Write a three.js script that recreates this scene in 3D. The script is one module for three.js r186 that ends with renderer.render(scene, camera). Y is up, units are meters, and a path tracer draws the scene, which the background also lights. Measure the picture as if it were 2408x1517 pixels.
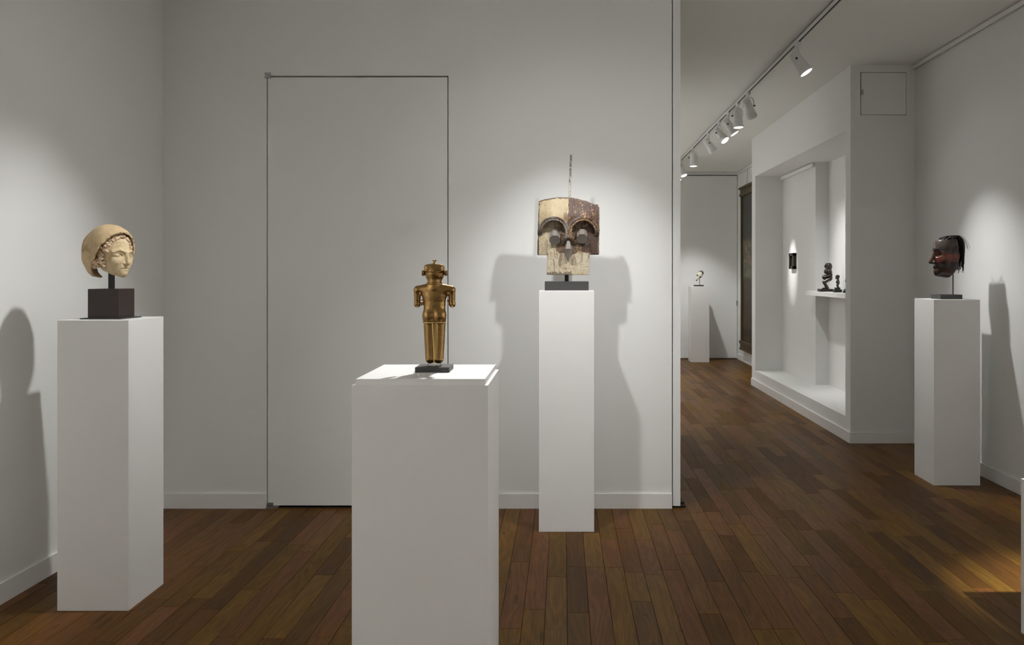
import * as THREE from 'three';
import { mergeGeometries } from 'three/addons/utils/BufferGeometryUtils.js';
import { RoundedBoxGeometry } from 'three/addons/geometries/RoundedBoxGeometry.js';
import { ConvexGeometry } from 'three/addons/geometries/ConvexGeometry.js';
import { ImprovedNoise } from 'three/addons/math/ImprovedNoise.js';

// ---------------------------------------------------------------- camera, exposure
const scene = new THREE.Scene();
scene.background = new THREE.Color(0x000000);
const FW = 2408, FH = 1517, FOCAL = 1930, EYE = 1.4;
const camera = new THREE.PerspectiveCamera(2 * Math.atan(FH / 2 / FOCAL) * 180 / Math.PI, FW / FH, 0.05, 60);
camera.position.set(0, EYE, 0);
camera.lookAt(0, EYE, -5);
camera.setViewOffset(FW, FH, -121, 116.5, FW, FH);          // shift lens: the vanishing point sits right of and above the middle
const renderer = new THREE.WebGLRenderer({ antialias: true });
renderer.toneMapping = THREE.LinearToneMapping;
renderer.toneMappingExposure = 1.04;
renderer.shadowMap.enabled = true;

// lamp strengths (candela) and the colour of the gallery's spots
const LAMP_TINT = new THREE.Color().setRGB(0.992, 0.996, 0.992);
const CD = {
  mask: 6.8, head: 9.2, figure: 20, longHair: 9.5, floor: 4, niche: 3.2, frame: 13, far: 9, hall: 4.5, nearRight: 120, rear: 32, passage: 13.5,
};

// ---------------------------------------------------------------- helpers
let seed = 20240611;
const rnd = () => { seed = (seed * 1664525 + 1013904223) >>> 0; return seed / 4294967296; };
const rr = (a, b) => a + (b - a) * rnd();
const noiseGen = new ImprovedNoise();
const noise = (x, y, z) => noiseGen.noise(x + 17.3, y + 5.1, z + 9.7);
const fbm = (x, y, z) => noise(x, y, z) * 0.55 + noise(x * 2.1, y * 2.1, z * 2.1) * 0.28 + noise(x * 4.3, y * 4.3, z * 4.3) * 0.17;
const clamp = (v, a, b) => Math.min(b, Math.max(a, v));
const sst = (a, b, v) => { const t = clamp((v - a) / (b - a), 0, 1); return t * t * (3 - 2 * t); };
const taken = {};
const numbered = (n) => { const k = taken[n] = (taken[n] ?? -1) + 1; return k ? n + '_' + String(k).padStart(3, '0') : n; };
const lin = (r, g, b) => new THREE.Color().setRGB(r / 255, g / 255, b / 255, THREE.SRGBColorSpace);
const P = (x, h, d) => new THREE.Vector3(x, h, -d);          // x across, h above the floor, d in front of the camera
const bx = (x0, x1, y0, y1, d0, d1) => { const g = new THREE.BoxGeometry(x1 - x0, y1 - y0, d1 - d0); g.translate((x0 + x1) / 2, (y0 + y1) / 2, -(d0 + d1) / 2); return g; };
const rbx = (w, h, d, r, y = 0) => { const g = new RoundedBoxGeometry(w, h, d, 2, r); g.translate(0, y + h / 2, 0); return g; };
function mesh(name, geo, mat, parent) {
  const list = Array.isArray(geo) ? geo : [geo];
  const g = list.length > 1 ? mergeGeometries(list.map((q) => { const k = q.index ? q.toNonIndexed() : q; for (const a of Object.keys(k.attributes)) if (!['position', 'normal', 'uv'].includes(a)) k.deleteAttribute(a); return k; })) : list[0];
  const m = new THREE.Mesh(g, mat); m.name = parent ? name : numbered(name); (parent ?? scene).add(m); return m;
}
function struct(name, geo, mat) { const m = mesh(name, geo, mat); m.userData = { kind: 'structure' }; return m; }
function thing(name, label, category, pos, turn = 0, group) {
  const o = new THREE.Group(); o.name = numbered(name); o.position.copy(pos); o.rotation.y = turn;
  o.userData = { label, category }; if (group) o.userData.group = group; scene.add(o); return o;
}
const tube = (pts, r, seg = 24, rad = 8) => new THREE.TubeGeometry(new THREE.CatmullRomCurve3(pts.map((p) => new THREE.Vector3(...p))), seg, r, rad, false);
const cyl = (r0, r1, h, seg = 24) => new THREE.CylinderGeometry(r0, r1, h, seg);

// signed-distance modelling: naive surface nets with block skipping
const L3 = (x, y, z) => Math.sqrt(x * x + y * y + z * z);
const smin = (a, b, k) => { const h = Math.max(k - Math.abs(a - b), 0) / k; return Math.min(a, b) - h * h * k * 0.25; };
const smax = (a, b, k) => -smin(-a, -b, k);
const sph = (x, y, z, c, r) => L3(x - c[0], y - c[1], z - c[2]) - r;
const ell = (x, y, z, c, r) => {
  const px = x - c[0], py = y - c[1], pz = z - c[2];
  const k0 = L3(px / r[0], py / r[1], pz / r[2]), k1 = L3(px / (r[0] * r[0]), py / (r[1] * r[1]), pz / (r[2] * r[2]));
  return k1 < 1e-9 ? -Math.min(...r) : k0 * (k0 - 1) / k1;
};
const cap = (x, y, z, a, b, ra, rb = ra) => {
  const bx_ = b[0] - a[0], by = b[1] - a[1], bz = b[2] - a[2], px = x - a[0], py = y - a[1], pz = z - a[2];
  const t = clamp((px * bx_ + py * by + pz * bz) / (bx_ * bx_ + by * by + bz * bz), 0, 1);
  return L3(px - bx_ * t, py - by * t, pz - bz * t) - (ra + (rb - ra) * t);
};
const box3 = (x, y, z, c, h, r = 0) => {
  const qx = Math.abs(x - c[0]) - h[0] + r, qy = Math.abs(y - c[1]) - h[1] + r, qz = Math.abs(z - c[2]) - h[2] + r;
  return L3(Math.max(qx, 0), Math.max(qy, 0), Math.max(qz, 0)) + Math.min(Math.max(qx, qy, qz), 0) - r;
};
function sdfGeo(f, lo, hi, cell, colour) {
  const nx = Math.ceil((hi[0] - lo[0]) / cell) + 1, ny = Math.ceil((hi[1] - lo[1]) / cell) + 1, nz = Math.ceil((hi[2] - lo[2]) / cell) + 1;
  const F = new Float32Array(nx * ny * nz), B = 6, sx = 1, sy = nx, sz = nx * ny;
  for (let k0 = 0; k0 < nz; k0 += B) for (let j0 = 0; j0 < ny; j0 += B) for (let i0 = 0; i0 < nx; i0 += B) {
    const v = f(lo[0] + (i0 + B / 2) * cell, lo[1] + (j0 + B / 2) * cell, lo[2] + (k0 + B / 2) * cell);
    const far = Math.abs(v) > B * cell * 0.87 * 1.7 + 0.002;
    for (let k = k0; k < Math.min(nz, k0 + B); k++) for (let j = j0; j < Math.min(ny, j0 + B); j++) for (let i = i0; i < Math.min(nx, i0 + B); i++)
      F[i * sx + j * sy + k * sz] = far ? v : f(lo[0] + i * cell, lo[1] + j * cell, lo[2] + k * cell);
  }
  const id = new Int32Array(nx * ny * nz).fill(-1), pos = [], ind = [];
  for (let k = 0; k < nz - 1; k++) for (let j = 0; j < ny - 1; j++) for (let i = 0; i < nx - 1; i++) {
    const o = i + j * sy + k * sz; let neg = 0, px = 0, py = 0, pz = 0, n = 0;
    for (let c = 0; c < 8; c++) if (F[o + (c & 1) + ((c >> 1) & 1) * sy + (c >> 2) * sz] < 0) neg++;
    if (neg === 0 || neg === 8) continue;
    for (let c = 0; c < 8; c++) for (let a = 0; a < 3; a++) {
      if (c & (1 << a)) continue;
      const e = c | (1 << a);
      const va = F[o + (c & 1) + ((c >> 1) & 1) * sy + (c >> 2) * sz], vb = F[o + (e & 1) + ((e >> 1) & 1) * sy + (e >> 2) * sz];
      if ((va < 0) === (vb < 0)) continue;
      const t = va / (va - vb);
      px += (c & 1) + (a === 0 ? t : 0); py += ((c >> 1) & 1) + (a === 1 ? t : 0); pz += (c >> 2) + (a === 2 ? t : 0); n++;
    }
    id[o] = pos.length / 3; pos.push(lo[0] + (i + px / n) * cell, lo[1] + (j + py / n) * cell, lo[2] + (k + pz / n) * cell);
  }
  const st = [sx, sy, sz];
  for (let k = 1; k < nz - 1; k++) for (let j = 1; j < ny - 1; j++) for (let i = 1; i < nx - 1; i++) {
    const o = i + j * sy + k * sz, neg = F[o] < 0;
    for (let a = 0; a < 3; a++) {
      if ((F[o + st[a]] < 0) === neg) continue;
      const u = st[(a + 1) % 3], v = st[(a + 2) % 3];
      const q = [id[o], id[o - u], id[o - u - v], id[o - v]];
      if (q.some((w) => w < 0)) continue;
      if (neg) ind.push(q[0], q[1], q[2], q[0], q[2], q[3]); else ind.push(q[0], q[2], q[1], q[0], q[3], q[2]);
    }
  }
  const g = new THREE.BufferGeometry();
  g.setAttribute('position', new THREE.Float32BufferAttribute(pos, 3)); g.setIndex(ind); g.computeVertexNormals();
  if (colour) {
    const N = g.attributes.normal, col = new Float32Array(pos.length);
    for (let i = 0; i < pos.length / 3; i++) { const c = colour(pos[i * 3], pos[i * 3 + 1], pos[i * 3 + 2], N.getX(i), N.getY(i), N.getZ(i)); col[i * 3] = c.r; col[i * 3 + 1] = c.g; col[i * 3 + 2] = c.b; }
    g.setAttribute('color', new THREE.Float32BufferAttribute(col, 3));
  }
  return g;
}

// ---------------------------------------------------------------- materials
function dataTex(w, h, fn, srgb) {
  const d = new Uint8Array(w * h * 4);
  for (let j = 0; j < h; j++) for (let i = 0; i < w; i++) { const c = fn(i / w, j / h), o = (j * w + i) * 4; d[o] = c[0]; d[o + 1] = c[1]; d[o + 2] = c[2]; d[o + 3] = 255; }
  const t = new THREE.DataTexture(d, w, h); t.wrapS = t.wrapT = THREE.RepeatWrapping; t.magFilter = THREE.LinearFilter; t.minFilter = THREE.LinearMipmapLinearFilter; t.generateMipmaps = true;
  if (srgb) t.colorSpace = THREE.SRGBColorSpace; t.needsUpdate = true; return t;
}
const M = {
  wall: new THREE.MeshStandardMaterial({ color: new THREE.Color().setRGB(0.79, 0.79, 0.77), roughness: 0.85 }),
  ceiling: new THREE.MeshStandardMaterial({ color: new THREE.Color().setRGB(0.86, 0.865, 0.825), roughness: 0.9 }),
  trim: new THREE.MeshStandardMaterial({ color: new THREE.Color().setRGB(0.80, 0.785, 0.765), roughness: 0.55 }),
  plinth: new THREE.MeshStandardMaterial({ color: new THREE.Color().setRGB(0.80, 0.79, 0.775), roughness: 0.6 }),
  steel: new THREE.MeshStandardMaterial({ color: new THREE.Color().setRGB(0.42, 0.42, 0.41), roughness: 0.4, metalness: 0.9 }),
  dark: new THREE.MeshStandardMaterial({ color: new THREE.Color().setRGB(0.02, 0.019, 0.018), roughness: 0.6 }),
  blackMetal: new THREE.MeshStandardMaterial({ color: new THREE.Color().setRGB(0.022, 0.021, 0.02), roughness: 0.45, metalness: 0.3 }),
  greySlab: new THREE.MeshStandardMaterial({ color: new THREE.Color().setRGB(0.045, 0.043, 0.041), roughness: 0.5 }),
  lampWhite: new THREE.MeshStandardMaterial({ color: new THREE.Color().setRGB(0.78, 0.77, 0.755), roughness: 0.45 }),
  lens: new THREE.MeshStandardMaterial({ color: 0xffffff, emissive: new THREE.Color().setRGB(1, 0.98, 0.94), emissiveIntensity: 2.2, roughness: 0.4 }),
  subfloor: new THREE.MeshStandardMaterial({ color: new THREE.Color().setRGB(0.02, 0.012, 0.007), roughness: 0.9 }),
  brass: new THREE.MeshStandardMaterial({ color: new THREE.Color().setRGB(0.62, 0.5, 0.2), roughness: 0.4, metalness: 1 }),
};

// ---------------------------------------------------------------- room dimensions
const BACK = 4.886, XL = -2.385, XR = 2.89, CEIL = 3.11, FAR = 13.38, XF = 2.845, REAR = -3.0;
const BLK = { x: 2.3625, d0: 6.755, d1: 10.29 };              // the block with the display niche
const ceilAt = (d) => d < 6.8 ? CEIL : CEIL - 0.065 * (d - 6.8) / 6.8;

// walls (all with thickness)
const DX0 = (627 - 1325) * BACK / FOCAL, DX1 = (1054.5 - 1325) * BACK / FOCAL, DTOP = EYE + 464 * BACK / FOCAL;
const WEND = (1580 - 1325) * BACK / FOCAL;                    // end of the back wall at the passage
struct('wall_back', [
  bx(XL - 0.2, DX0, 0, CEIL, BACK, BACK + 0.16), bx(DX0, DX1, DTOP, CEIL, BACK, BACK + 0.16), bx(DX1, WEND, 0, CEIL, BACK, BACK + 0.16),
  bx(DX0, DX1, 0, DTOP, BACK + 0.10, BACK + 0.16),
], M.wall);
struct('wall_left', bx(XL - 0.2, XL, 0, CEIL, REAR, BACK), M.wall);
struct('wall_right', [bx(XR, XR + 0.2, 0, CEIL, REAR, BLK.d1), bx(XF, XR + 0.2, 0, CEIL, BLK.d1, FAR)], M.wall);
struct('wall_rear', bx(XL - 0.2, XR + 0.2, 0, CEIL, REAR - 0.2, REAR), M.wall);
struct('wall_passage', bx(0.05, 0.2, 0, CEIL, BACK + 0.16, FAR), M.wall);
{
  const s = new THREE.Shape([[REAR - 0.2, CEIL], [6.8, CEIL], [13.6, CEIL - 0.065], [13.6, CEIL + 0.18], [REAR - 0.2, CEIL + 0.18]].map((q) => new THREE.Vector2(...q)));
  const g = new THREE.ExtrudeGeometry(s, { depth: XR - XL + 0.4, bevelEnabled: false }); g.translate(0, 0, XL - 0.2); g.rotateY(Math.PI / 2);
  struct('ceiling', g, M.ceiling);
}
// block with niche; its end face holds the access hatch
const HX0 = BLK.x + 0.081, HX1 = BLK.x + 0.459, HY0 = 2.70, HY1 = 3.052;
{
  const nf = 0.2, nt = 2.59, j0 = BLK.d0 + 0.122, j1 = 10.11, step = 8.8;
  struct('wall_niche', [
    bx(BLK.x, XR, 0, HY0, BLK.d0, j0), bx(BLK.x, HX0, HY0, HY1, BLK.d0, j0), bx(HX1, XR, HY0, HY1, BLK.d0, j0), bx(BLK.x, XR, HY1, CEIL, BLK.d0, j0), bx(HX0, HX1, HY0, HY1, BLK.d0 + 0.07, j0),
    bx(BLK.x, XR, 0, nf, j0, j1), bx(BLK.x, XR, nt, CEIL - 0.002, j0, j1), bx(BLK.x, XR, 0, CEIL - 0.002, j1, BLK.d1),
    bx(2.703, XR, nf, nt, step, j1), bx(2.847, XR, nf, nt, j0, step),
  ], M.wall);
}
// far wall with its flush door
const FD0 = 0.9, FD1 = (1734.5 - 1325) * FAR / FOCAL, FDT = EYE + 1.60;
struct('wall_far', [bx(0.05, FD0, 0, CEIL, FAR, FAR + 0.16), bx(FD0, FD1, FDT, CEIL, FAR, FAR + 0.16), bx(FD1, XR + 0.2, 0, CEIL, FAR, FAR + 0.16), bx(FD0, FD1, 0, FDT, FAR + 0.08, FAR + 0.16)], M.wall);

// baseboards
const BH = 0.088, BT = 0.012;
const board = (n, g) => struct('baseboard_' + n, g, M.trim);
board('back', [bx(XL, DX0 - 0.002, 0, BH, BACK - BT, BACK), bx(DX1 + 0.002, WEND, 0, BH, BACK - BT, BACK)]);
board('left', bx(XL, XL + BT, 0, BH, REAR, BACK - BT));
board('right', bx(XR - BT, XR, 0, BH, REAR, BLK.d0 - BT));
board('niche', [bx(BLK.x - BT, XR, 0, BH, BLK.d0 - BT, BLK.d0), bx(BLK.x - BT, BLK.x, 0, BH, BLK.d0, BLK.d1)]);
board('far', bx(XF - BT, XF, 0, BH, BLK.d1, FAR));
board('rear', bx(XL + BT, XR - BT, 0, BH, REAR, REAR + BT));

// doors
{
  const d1 = new THREE.Group(); d1.name = 'door_1'; d1.userData = { kind: 'structure', label: 'tall flush white pivot door in the back wall' }; scene.add(d1);
  mesh('door_leaf', bx(DX0 + 0.0065, DX1 - 0.006, 0.016, DTOP - 0.010, BACK, BACK + 0.045), M.wall, d1);
  const px = (630 - 1325) * BACK / FOCAL, top = DTOP;
  mesh('pivot_hinge', [bx(px - 0.017, px + 0.019, top - 0.016, top - 0.003, BACK - 0.008, BACK + 0.01), bx(px - 0.017, px + 0.017, top + 0.002, top + 0.018, BACK - 0.006, BACK + 0.01)], M.steel, d1);
  mesh('pivot_hinge', [bx(DX0 + 0.006, DX0 + 0.04, 0.018, 0.034, BACK - 0.008, BACK + 0.01), bx(DX0 + 0.004, DX0 + 0.072, 0.0, 0.014, BACK - 0.012, BACK + 0.02)], M.steel, d1);
  mesh('threshold', bx(DX0 + 0.075, DX1, 0.0, 0.004, BACK + 0.005, BACK + 0.1), M.dark, d1);
  const d2 = new THREE.Group(); d2.name = 'door_2'; d2.userData = { kind: 'structure', label: 'white door leaf standing open edge-on beside the passage' }; scene.add(d2);
  const e0 = WEND + 0.006, e1 = (1600 - 1325) * BACK / FOCAL;
  mesh('door_leaf', bx(e0, e1, 0.013, CEIL - 0.01, BACK, BACK + 0.95), M.wall, d2);
  mesh('floor_pivot', [bx(e0 + 0.012, e1 + 0.033, 0.0, 0.011, BACK + 0.012, BACK + 0.09), bx(e1 + 0.001, e1 + 0.03, 0.011, 0.024, BACK + 0.045, BACK + 0.09)], M.blackMetal, d2);
  const d3 = new THREE.Group(); d3.name = 'door_3'; d3.userData = { kind: 'structure', label: 'flush white door closing the end of the passage' }; scene.add(d3);
  mesh('door_leaf', bx(FD0 + 0.006, FD1 - 0.008, 0.012, FDT - 0.016, FAR, FAR + 0.045), M.wall, d3);
  mesh('door_latch', bx(FD1 - 0.025, FD1 + 0.012, 0.87, 0.95, FAR - 0.006, FAR + 0.01), M.steel, d3);
}
// picture rails: slim white strips standing off the wall
const rail = (n, g) => struct('trim_' + n, g, M.trim);
rail(1, bx(XR - 0.032, XR - 0.020, CEIL - 0.040, CEIL - 0.010, REAR + 0.3, 6.73));
rail(2, bx(2.703 - 0.034, 2.703 - 0.020, 2.540, 2.578, 8.81, 10.09));
rail(3, bx(XF - 0.02, XF - 0.006, EYE + 1.60, EYE + 1.635, BLK.d1 + 0.02, FAR - 0.04));
rail(4, bx(0.25, FD1 + 0.05, EYE + 1.609, EYE + 1.634, FAR - 0.018, FAR - 0.005));
{
  const t = thing('access_hatch', 'small square white access hatch set flush high on the niche block', 'hatch', P((HX0 + HX1) / 2, HY0, BLK.d0));
  const g = new THREE.BoxGeometry(HX1 - HX0 - 0.011, HY1 - HY0 - 0.008, 0.02); g.translate(0.002, (HY1 - HY0) / 2, -0.0105);
  mesh('panel', g, M.wall, t);
  const l = [new THREE.BoxGeometry(0.012, 0.04, 0.012), new THREE.BoxGeometry(0.02, 0.012, 0.01)]; l[0].translate(-(HX1 - HX0) / 2 + 0.018, (HY1 - HY0) / 2 + 0.012, 0.005); l[1].translate(-(HX1 - HX0) / 2 + 0.011, (HY1 - HY0) / 2 + 0.004, 0.004);
  mesh('latch', l, M.steel, t);
}

// ---------------------------------------------------------------- plank floor
const woodTex = dataTex(1024, 1024, (u, v) => {
  const w = noise(u * 9, v * 3.2, 1.5) * 1.2 + noise(u * 3, v * 1.1, 8) * 1.5;
  const rings = Math.sin((u * 46 + w * 5.5 + noise(u * 40, v * 2.2, 3) * 0.9) * 2.4);
  const pores = noise(u * 330, v * 11, 4), fine = noise(u * 130, v * 5, 7), speck = noise(u * 260, v * 60, 11);
  let k = 0.86 + 0.05 * rings + 0.07 * fine + 0.05 * w + (pores > 0.32 ? -0.12 : 0) + 0.05 * speck;
  const knot = noise(u * 14, v * 10, 21); if (knot > 0.62) k -= (knot - 0.62) * 1.3;
  k = clamp(k, 0.25, 1);
  return [255 * k, 255 * k * (0.985 + 0.015 * fine), 255 * k * 0.97];
}, true);
const woodBump = dataTex(512, 512, (u, v) => { const k = 128 + 50 * noise(u * 160, v * 8, 4) + 40 * noise(u * 50, v * 20, 9); return [k, k, k]; });
const tones = [[116, 79, 33], [109, 72, 30], [124, 90, 36], [101, 68, 27], [119, 77, 36], [120, 87, 33], [93, 62, 25], [111, 81, 31], [113, 73, 33], [104, 73, 28]];
const woods = tones.map((c, i) => new THREE.MeshPhysicalMaterial({ color: lin(c[0], c[1], c[2]), map: woodTex, specularIntensity: 0.2, roughness: 0.36 + 0.03 * (i % 4), bumpMap: woodBump, bumpScale: 0.00025 }));
{
  const floor = new THREE.Group(); floor.name = 'floor'; floor.userData = { kind: 'structure', label: 'brown oak strip floor' }; scene.add(floor);
  mesh('subfloor', bx(XL - 0.2, XR + 0.2, -0.1, -0.010, REAR - 0.2, FAR + 0.2), M.subfloor, floor);
  const W = 0.09, gap = 0.0008, c = 0.0009, planks = [];
  const inView = (x, d) => { if (d < 3.0) return false; const px = 1325 + x * FOCAL / d; return px > -60 && px < FW + 60 && (d < BACK + 0.05 || px > 1590) && !(x > BLK.x && d > BLK.d0); };
  for (let r = 0, x = XL - 0.03; x < XR + 0.02; r++, x += W) {
    let d = REAR - rr(0, 0.8);
    while (d < FAR + 0.05) {
      const len = rr(0.34, 0.98), d1 = Math.min(d + len, FAR + 0.08);
      if (!(x + W < 0 && d > BACK + 0.15) && d1 - d > 0.03) planks.push({ x0: x + gap, x1: x + W - gap, d0: Math.max(d, REAR - 0.05) + gap, d1: d1 - gap, m: Math.floor(rnd() * woods.length), u: rnd(), v: rnd(), flip: rnd() < 0.5, lift: rr(-0.0004, 0) });
      d += len;
    }
  }
  const geoOf = (p) => {
    const { x0, x1, lift: t } = p, z0 = -p.d0, z1 = -p.d1, b = -0.0095;
    const A = [[x0 + c, t, z0 - c], [x1 - c, t, z0 - c], [x1 - c, t, z1 + c], [x0 + c, t, z1 + c]], Bv = [[x0, t - c, z0], [x1, t - c, z0], [x1, t - c, z1], [x0, t - c, z1]], C = Bv.map((q) => [q[0], b, q[2]]);
    const quads = [A]; for (let i = 0; i < 4; i++) { const j = (i + 1) % 4; quads.push([Bv[i], Bv[j], A[j], A[i]]); quads.push([C[i], C[j], Bv[j], Bv[i]]); }
    const pos = [], uv = [];
    for (const q of quads) for (const i of [0, 1, 2, 0, 2, 3]) { const s = q[i]; pos.push(...s); uv.push(p.u + (p.flip ? -1 : 1) * (s[0] - x0) / 0.72, p.v + s[2] / 1.5 + (s[1] < t - 0.002 ? 0.005 : 0)); }
    const g = new THREE.BufferGeometry(); g.setAttribute('position', new THREE.Float32BufferAttribute(pos, 3)); g.setAttribute('uv', new THREE.Float32BufferAttribute(uv, 2)); g.computeVertexNormals(); return g;
  };
  for (const p of planks) {
    const dm = clamp((p.d0 + p.d1) / 2, Math.max(p.d0, 3.05), Math.max(p.d1, 3.05)), xm = (p.x0 + p.x1) / 2;
    p.see = inView(xm, dm) || inView(xm, Math.max(p.d1, 0.1)) || inView(xm, Math.max(p.d0, 0.1));
    p.area = p.see ? (1 / Math.max(p.d0, 3.09) - 1 / Math.max(p.d1, 3.1)) / dm : 0;
  }
  const shown = planks.filter((p) => p.see && p.area > 0).sort((a, b) => b.area - a.area).slice(0, 300);
  const set = new Set(shown);
  shown.forEach((p, i) => mesh('plank' + (i ? '_' + String(i).padStart(3, '0') : ''), geoOf(p), woods[p.m], floor));
  woods.forEach((m, k) => { const list = planks.filter((p) => !set.has(p) && p.m === k); if (list.length) { const f = mesh('plank_field', list.map(geoOf), m, floor); f.userData.kind = 'stuff'; } });
}

// ---------------------------------------------------------------- tracks and spotlights
function trackRun(name, label, x0, x1, d0, d1) {
  const mid = P((x0 + x1) / 2, (ceilAt(d0) + ceilAt(d1)) / 2, (d0 + d1) / 2);
  const alongX = Math.abs(x1 - x0) > 0.2, len = alongX ? x1 - x0 : d1 - d0;
  const t = thing(name, label, 'light track', mid);
  const inner = new THREE.Group(); inner.name = 'rail';
  const parts = [[-0.015, -0.009], [0.009, 0.015]].map(([a, b]) => { const g = new THREE.BoxGeometry(b - a, 0.03, len); g.translate((a + b) / 2, -0.017, 0); return g; });
  const back = new THREE.BoxGeometry(0.03, 0.006, len); back.translate(0, -0.004, 0);
  const slot = new THREE.BoxGeometry(0.0178, 0.004, len - 0.004); slot.translate(0, -0.0245, 0);
  const tilt = alongX ? 0 : Math.atan2(ceilAt(d1) - ceilAt(d0), d1 - d0);
  for (const g of [...parts, back, slot]) { if (alongX) g.rotateY(Math.PI / 2); else g.rotateX(tilt); }
  mesh('rail', [...parts, back], M.lampWhite, t); mesh('slot', slot, M.dark, t);
}
const TX = 1.70;
trackRun('light_track', 'white ceiling track running down the passage with a row of spotlights', TX, TX, 4.6, 13.0);
trackRun('light_track', 'white ceiling track across the front room above the pedestals', -1.4, 1.9, 3.48, 3.48);
trackRun('light_track', 'white ceiling track across the front room behind the viewer', -1.9, 2.4, 1.6, 1.6);

function spot(label, group, [x, d], target, cd, halfAngle, penumbra, drop = 0.125, soft = 2, spill = 0) {
  const y0 = (x === TX ? CEIL + (ceilAt(13) - CEIL) * (d - 4.6) / 8.4 : ceilAt(d)) - 0.034;
  const t = thing('track_spotlight', label, 'spotlight', P(x, y0, d), 0, group);
  const pivot = new THREE.Vector3(0, -drop, 0), aim = P(...target).sub(t.position).sub(pivot), dir = aim.clone().normalize();
  const along = d > 5 ? 0 : Math.PI / 2;
  const ad = rbx(0.03, 0.022, 0.085, 0.004, -0.022), st = cyl(0.011, 0.011, 0.03, 14); st.translate(0, -0.034, 0); ad.rotateY(along);
  mesh('track_adapter', [ad, st], M.lampWhite, t);
  // yoke: two arms on either side of the body
  const side = new THREE.Vector3().crossVectors(dir, new THREE.Vector3(0, 1, 0)); if (side.length() < 0.05) side.set(1, 0, 0); side.normalize();
  const R = 0.046, a = side.clone().multiplyScalar(R + 0.008);
  mesh('yoke', tube([[-a.x, -drop, -a.z], [-a.x, -0.075, -a.z], [-a.x * 0.7, -0.05, -a.z * 0.7], [0, -0.047, 0], [a.x * 0.7, -0.05, a.z * 0.7], [a.x, -0.075, a.z], [a.x, -drop, a.z]], 0.0045, 28, 6), M.lampWhite, t);
  const q = new THREE.Quaternion().setFromUnitVectors(new THREE.Vector3(0, -1, 0), dir);
  const put = (g) => { g.applyQuaternion(q); g.translate(pivot.x, pivot.y, pivot.z); return g; };
  const prof = [[0, 0.062], [0.030, 0.062], [0.036, 0.057], [0.038, 0.03], [0.042, 0.0], [0.043, -0.05], [0.044, -0.086], [0.050, -0.088], [0.0505, -0.112], [0.047, -0.113], [0.0455, -0.104], [0, -0.104]].map((p) => new THREE.Vector2(...p)).reverse();
  mesh('body', put(new THREE.LatheGeometry(prof, 32)), M.lampWhite, t);
  const ring = []; for (let k = 0; k < 3; k++) { const g = new THREE.TorusGeometry(0.0445, 0.0015, 6, 28); g.rotateX(Math.PI / 2); g.translate(0, -0.055 - k * 0.01, 0); ring.push(put(g)); }
  mesh('cooling_ring', ring, M.lampWhite, t);
  const lens = cyl(0.0455, 0.0455, 0.004, 32); lens.translate(0, -0.1085, 0); mesh('lens', put(lens), M.lens, t);
  const kn = cyl(0.008, 0.008, 0.012, 12); kn.rotateZ(Math.PI / 2); kn.rotateY(Math.atan2(-side.z, side.x)); kn.translate(a.x * 1.18, -drop, a.z * 1.18); mesh('clamp_knob', kn, M.dark, t);
  const l = new THREE.SpotLight(LAMP_TINT, cd, 0, halfAngle * Math.PI / 180, penumbra, 2);
  l.name = 'lamp_light'; l.position.copy(pivot).addScaledVector(dir, 0.118); l.castShadow = true; l.shadow.radius = soft; l.shadow.mapSize.set(1024, 1024);
  l.target.name = 'lamp_aim'; l.target.position.copy(l.position).addScaledVector(dir, 1); t.add(l); t.add(l.target);
  if (spill) {   // the wide field of the same lamp around its beam
    const w = new THREE.SpotLight(LAMP_TINT, spill, 0, 58 * Math.PI / 180, 1, 2);
    w.name = 'lamp_field'; w.position.copy(l.position); w.castShadow = true; w.shadow.radius = soft; w.shadow.mapSize.set(1024, 1024);
    w.target.name = 'lamp_field_aim'; w.target.position.copy(l.target.position); t.add(w); t.add(w.target);
  }
}
const HALL = 'spotlights on the passage track';
spot('white track spotlight hanging alone between the front room and the access hatch', HALL, [TX, 5.95], [2.88, 0.92, 5.42], CD.longHair, 23, 1, 0.125, 2, 0.5);
spot('white track spotlight tilted away along the niche, its lens hidden', HALL, [TX, 7.55], [2.70, 1.0, 8.6], CD.niche, 30, 1);
spot('white track spotlight pointing straight down with a round bright lens', HALL, [TX, 8.0], [1.80, 0.2, 7.75], CD.floor, 34, 1);
spot('white track spotlight half hidden behind the downward one, lens tilted to the niche shelf', HALL, [TX, 8.45], [2.72, 1.32, 8.12], CD.niche, 26, 1);
spot('white track spotlight with tilted lens between two pointing at the niche and the far pedestal', HALL, [TX, 8.95], [2.76, 1.25, 7.95], CD.niche, 26, 1);
spot('white track spotlight tilted to the small framed picture, its lens hidden', HALL, [TX, 9.63], [2.70, 1.47, 9.68], CD.frame, 8.5, 1, 0.125, 1);
spot('white track spotlight pointing straight down near the far end of the passage', HALL, [TX, 10.75], [1.76, 0.2, 10.55], CD.floor, 34, 1);
spot('white track spotlight beside the open door leaf, lens tilted to the passage floor', HALL, [TX, 11.85], [2.5, 0.6, 11.0], CD.hall, 34, 1);
spot('white track spotlight over the far pedestal, hidden by the open door leaf', HALL, [TX, 12.1], [2.14, 1.1, 12.98], CD.far, 26, 1);
spot('white track spotlight at the track end, half hidden by the open door leaf', HALL, [TX, 12.4], [2.5, 0.6, 11.5], CD.hall, 34, 1);
trackRun('light_track', 'white ceiling track along the hidden side of the passage', 0.85, 0.85, 7.5, 12.8);
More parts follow.
